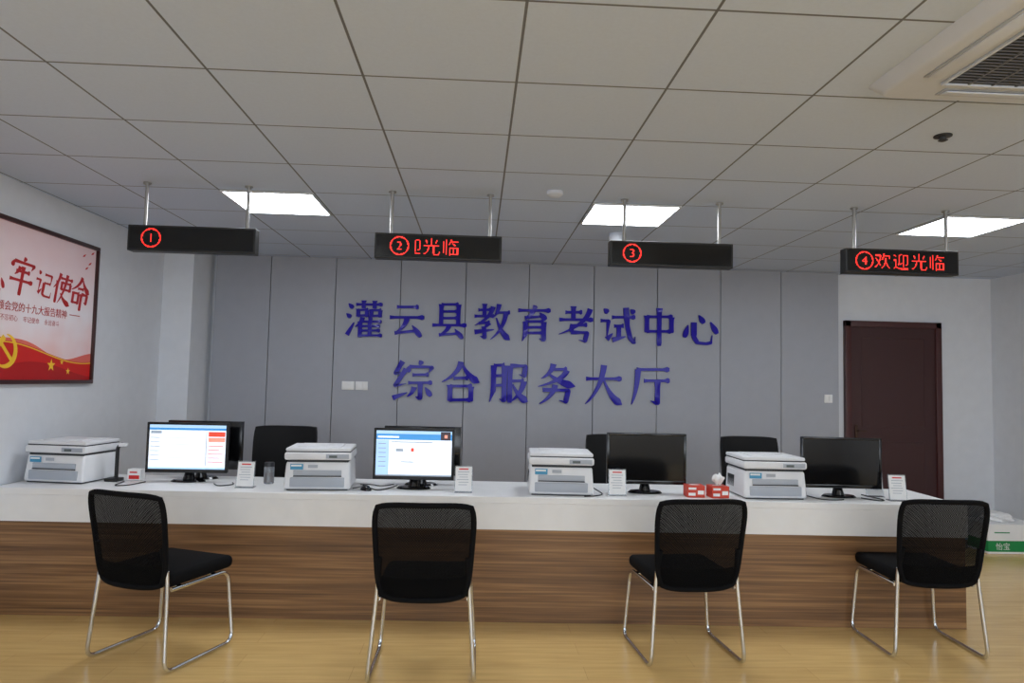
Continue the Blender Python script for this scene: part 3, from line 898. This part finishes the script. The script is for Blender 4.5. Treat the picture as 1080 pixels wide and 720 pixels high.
def tissue_box(x, off, rz, puff, label):
    e = empty('tissue_box', (x, CY(x, off), CT+.001), rz, label, 'tissue box', 'small tissue boxes')
    bm = bmesh.new()
    bx(bm, -.058, .058, -.05, .05, 0, .075, .003, 0)
    rect(bm, -.05, .012, -.005, .03, -.0506, 1); rect(bm, .01, .02, .05, .045, -.0506, 1)
    rect(bm, -.05, .05, .0, .064, -.0506, 1)
    t = bmesh.new(); bmesh.ops.create_circle(t, cap_ends=True, segments=20, radius=.03)
    merge(bm, t, 1, Matrix.Translation((0, 0, .0756)) @ Matrix.Diagonal((1.2, .6, 1, 1)))
    fin('box', bm, [m_orange, m_paper], parent=e, smooth=False)
    if puff:
        t = bmesh.new(); bmesh.ops.create_icosphere(t, subdivisions=3, radius=1)
        for v in t.verts:
            z = (v.co.z+1)/2; r = (.25+1.0*z*(1.15-z))*(1+.22*math.sin(5*math.atan2(v.co.y, v.co.x)+3*z))
            v.co = Vector((v.co.x*r*.065+.008*z, v.co.y*r*.04, .076+z*.075+.008*math.sin(7*v.co.x)))
        bm = bmesh.new(); merge(bm, t)
        fin('tissue', bm, m_paper, parent=e)
tissue_box(1.435, .16, ROT, False, 'small red and white printed tissue box on counter')
tissue_box(1.585, .15, ROT+.1, True, 'small red and white tissue box with white tissue pulled up')

def jar(x, off):
    e = empty('tea_jar', (x, CY(x, off), CT+.001), 0, 'clear glass tea jar with dark lid beside notice card', 'jar')
    bm = bmesh.new(); lathe(bm, [(0, 0), (.03, 0), (.034, .006), (.034, .105), (.03, .115), (.027, .115), (.03, .104), (.03, .01), (0, .008)])
    fin('glass', bm, m_acr, parent=e)
    bm = bmesh.new(); lathe(bm, [(0, .0095), (.0285, .0105), (.0285, .075), (0, .075)])
    fin('tea', bm, mat('tea', (90, 52, 30), .3), parent=e)
    bm = bmesh.new(); lathe(bm, [(0, .1155), (.033, .1155), (.033, .138), (.03, .142), (0, .142)])
    fin('lid', bm, m_dark, parent=e)
jar(-1.385, .36)

bm = bmesh.new()
bx(bm, -.045, .045, -.03, .03, 0, .075, .003, 0)
rect(bm, -.035, .01, .035, .035, -.0306, 1); rect(bm, -.03, .05, .02, .06, -.0306, 1)
fin('paper_box', bm, [m_paper, m_redp], loc=(-2.29, CY(-2.29, .40), CT+.001), rot=(0, 0, ROT), smooth=False, label='small white and red paper box beside monitor', category='box')

e = empty('document_camera', (-2.41, CY(-2.41, .34), CT+.001), ROT, 'black folding document camera with upright arm beside printer', 'document camera')
bm = bmesh.new(); bx(bm, -.045, .045, -.04, .05, 0, .02, .006); fin('base', bm, m_black, parent=e)
bm = bmesh.new(); tube(bm, [(0, .03, .018), (0, .03, .225), (.05, -.01, .245)], .012, fil=.03); fin('arm', bm, m_black, parent=e)
bm = bmesh.new(); box(bm, (.06, -.012, .242), (.055, .035, .024), .006); fin('head', bm, m_plast, parent=e)

bm = bmesh.new()
t = bmesh.new(); bmesh.ops.create_uvsphere(t, u_segments=20, v_segments=12, radius=1)
bmesh.ops.bisect_plane(t, geom=list(t.verts)+list(t.edges)+list(t.faces), plane_co=(0, 0, 0), plane_no=(0, 0, -1), clear_outer=True)
merge(bm, t, 0, Matrix.Diagonal((.03, .052, .032, 1)))
cyl(bm, (0, .03, .018), (0, .04, .03), .006)
fin('computer_mouse', bm, m_blackgloss, loc=(-.70, CY(-.70, .16), CT+.0015), rot=(0, 0, .6), label='black computer mouse lying on white counter', category='mouse')

def cable(pts, label):
    bm = bmesh.new()
    tube(bm, [(x, CY(x, o), CT+.005+z) for x, o, z in pts], .0035, fil=.06, seg=8)
    fin('cable', bm, m_black, label=label, category='cable', group='black cables on the counter')
L = 'black cable trailing across the white counter'
cable([(-.79, .20, 0), (-.74, .30, 0), (-.68, .22, 0), (-.62, .12, 0), (-.56, .22, 0), (-.52, .36, 0)], L)
cable([(-.77, .36, 0), (-.70, .38, 0), (-.62, .30, 0), (-.55, .40, 0)], L)
cable([(2.20, .42, 0), (2.24, .12, 0), (2.32, .09, 0), (2.40, .12, 0)], L)
cable([(2.56, .20, 0), (2.62, .09, 0), (2.68, .12, 0), (2.64, .34, 0)], L)
cable([(.82, .40, 0), (.84, .16, 0), (.80, .09, 0), (.70, .05, 0)], L)
cable([(-2.32, .30, 0), (-2.30, .12, 0), (-2.22, .14, 0), (-2.18, .30, 0)], L)
cable([(-1.62, .34, 0), (-1.58, .26, 0), (-1.66, .18, 0), (-1.72, .28, 0)], L)

# ------------------------------------------------------------ carton and bottles by east wall
e = empty('carton', (5.03, 6.36, 0.001), 0, 'white and green cardboard carton with printed characters on floor', 'carton')
bm = bmesh.new()
bx(bm, -.26, .26, -.17, .17, 0, .27, .003, 0)
bx(bm, -.2605, .2605, -.1705, .1705, .02, .12, 0, 1)
bx(bm, -.03, .03, -.172, .172, .2695, .2712, 0, 0)
rect(bm, -.2, .19, -.05, .20, -.1712, 1)
fin('box', bm, [m_paper, m_green], parent=e, smooth=False)
fin('lettering', text_bm('怡宝', .07), m_paper, parent=e, loc=(-.12, -.1718, .07), smooth=False)
def bottle(x, y, lab):
    e = empty('water_bottle', (x, y, .001), 0, lab, 'bottle', 'plastic water bottles')
    bm = bmesh.new()
    lathe(bm, [(0, 0), (.034, 0), (.036, .01), (.034, .07), (.036, .08), (.036, .17), (.03, .2), (.014, .235), (.014, .25), (0, .25)])
    fin('body', bm, m_acr, parent=e)
    bm = bmesh.new(); lathe(bm, [(0.0362, .085), (.0368, .085), (.0368, .15), (.0362, .15)]); fin('bottle_label', bm, m_blue, parent=e)
    bm = bmesh.new(); lathe(bm, [(0, .251), (.017, .251), (.017, .27), (0, .27)]); fin('cap', bm, m_paper, parent=e)
    return e
b0 = bottle(4.70, 6.42, 'clear plastic water bottle with white cap beside carton')
copy_thing(b0, (4.66, 6.54, .001)); copy_thing(b0, (4.73, 6.66, .001)); copy_thing(b0, (4.86, 6.64, .001))
t = bmesh.new(); bmesh.ops.create_icosphere(t, subdivisions=4, radius=1)
for v in t.verts:
    c = v.co; k = 1+.12*math.sin(6*c.x+4*c.y)+.10*math.sin(9*c.z+5*c.x)+.06*math.sin(17*c.y+3*c.z)
    v.co = Vector((c.x*.13*k, c.y*.10*k, max(0, .03+c.z*.055*k)))
bm = bmesh.new(); merge(bm, t)
fin('plastic_bag', bm, m_paper, loc=(4.98, 6.36, .273), label='crumpled white plastic bag lying on the carton', category='plastic bag')

# ------------------------------------------------------------ world + camera
w = bpy.data.worlds.new('World'); sc.world = w; w.use_nodes = True
w.node_tree.nodes['Background'].inputs[0].default_value = (.75, .86, 1, 1)
w.node_tree.nodes['Background'].inputs[1].default_value = 1.0
cam = bpy.data.cameras.new('Camera'); cam.sensor_width = 36; cam.lens = 24; cam.clip_start = .05
co = bpy.data.objects.new('Camera', cam); COL.objects.link(co)
Fp = 720.0
Yc = Vector((-37, -41, Fp)).normalized()
Xc = Vector((1, -.025, 0)); Xc.z = -(Xc.x*Yc.x+Xc.y*Yc.y)/Yc.z; Xc.normalize()
Zc = -(Xc.cross(Yc))
if Zc.y < 0: Zc = -Zc
R = Vector((Xc.x, Yc.x, Zc.x)); U = Vector((Xc.y, Yc.y, Zc.y)); F = Vector((Xc.z, Yc.z, Zc.z))
B = -F
co.matrix_world = Matrix(((R.x, U.x, B.x, 0), (R.y, U.y, B.y, 0), (R.z, U.z, B.z, 1.5), (0, 0, 0, 1)))
sc.camera = co
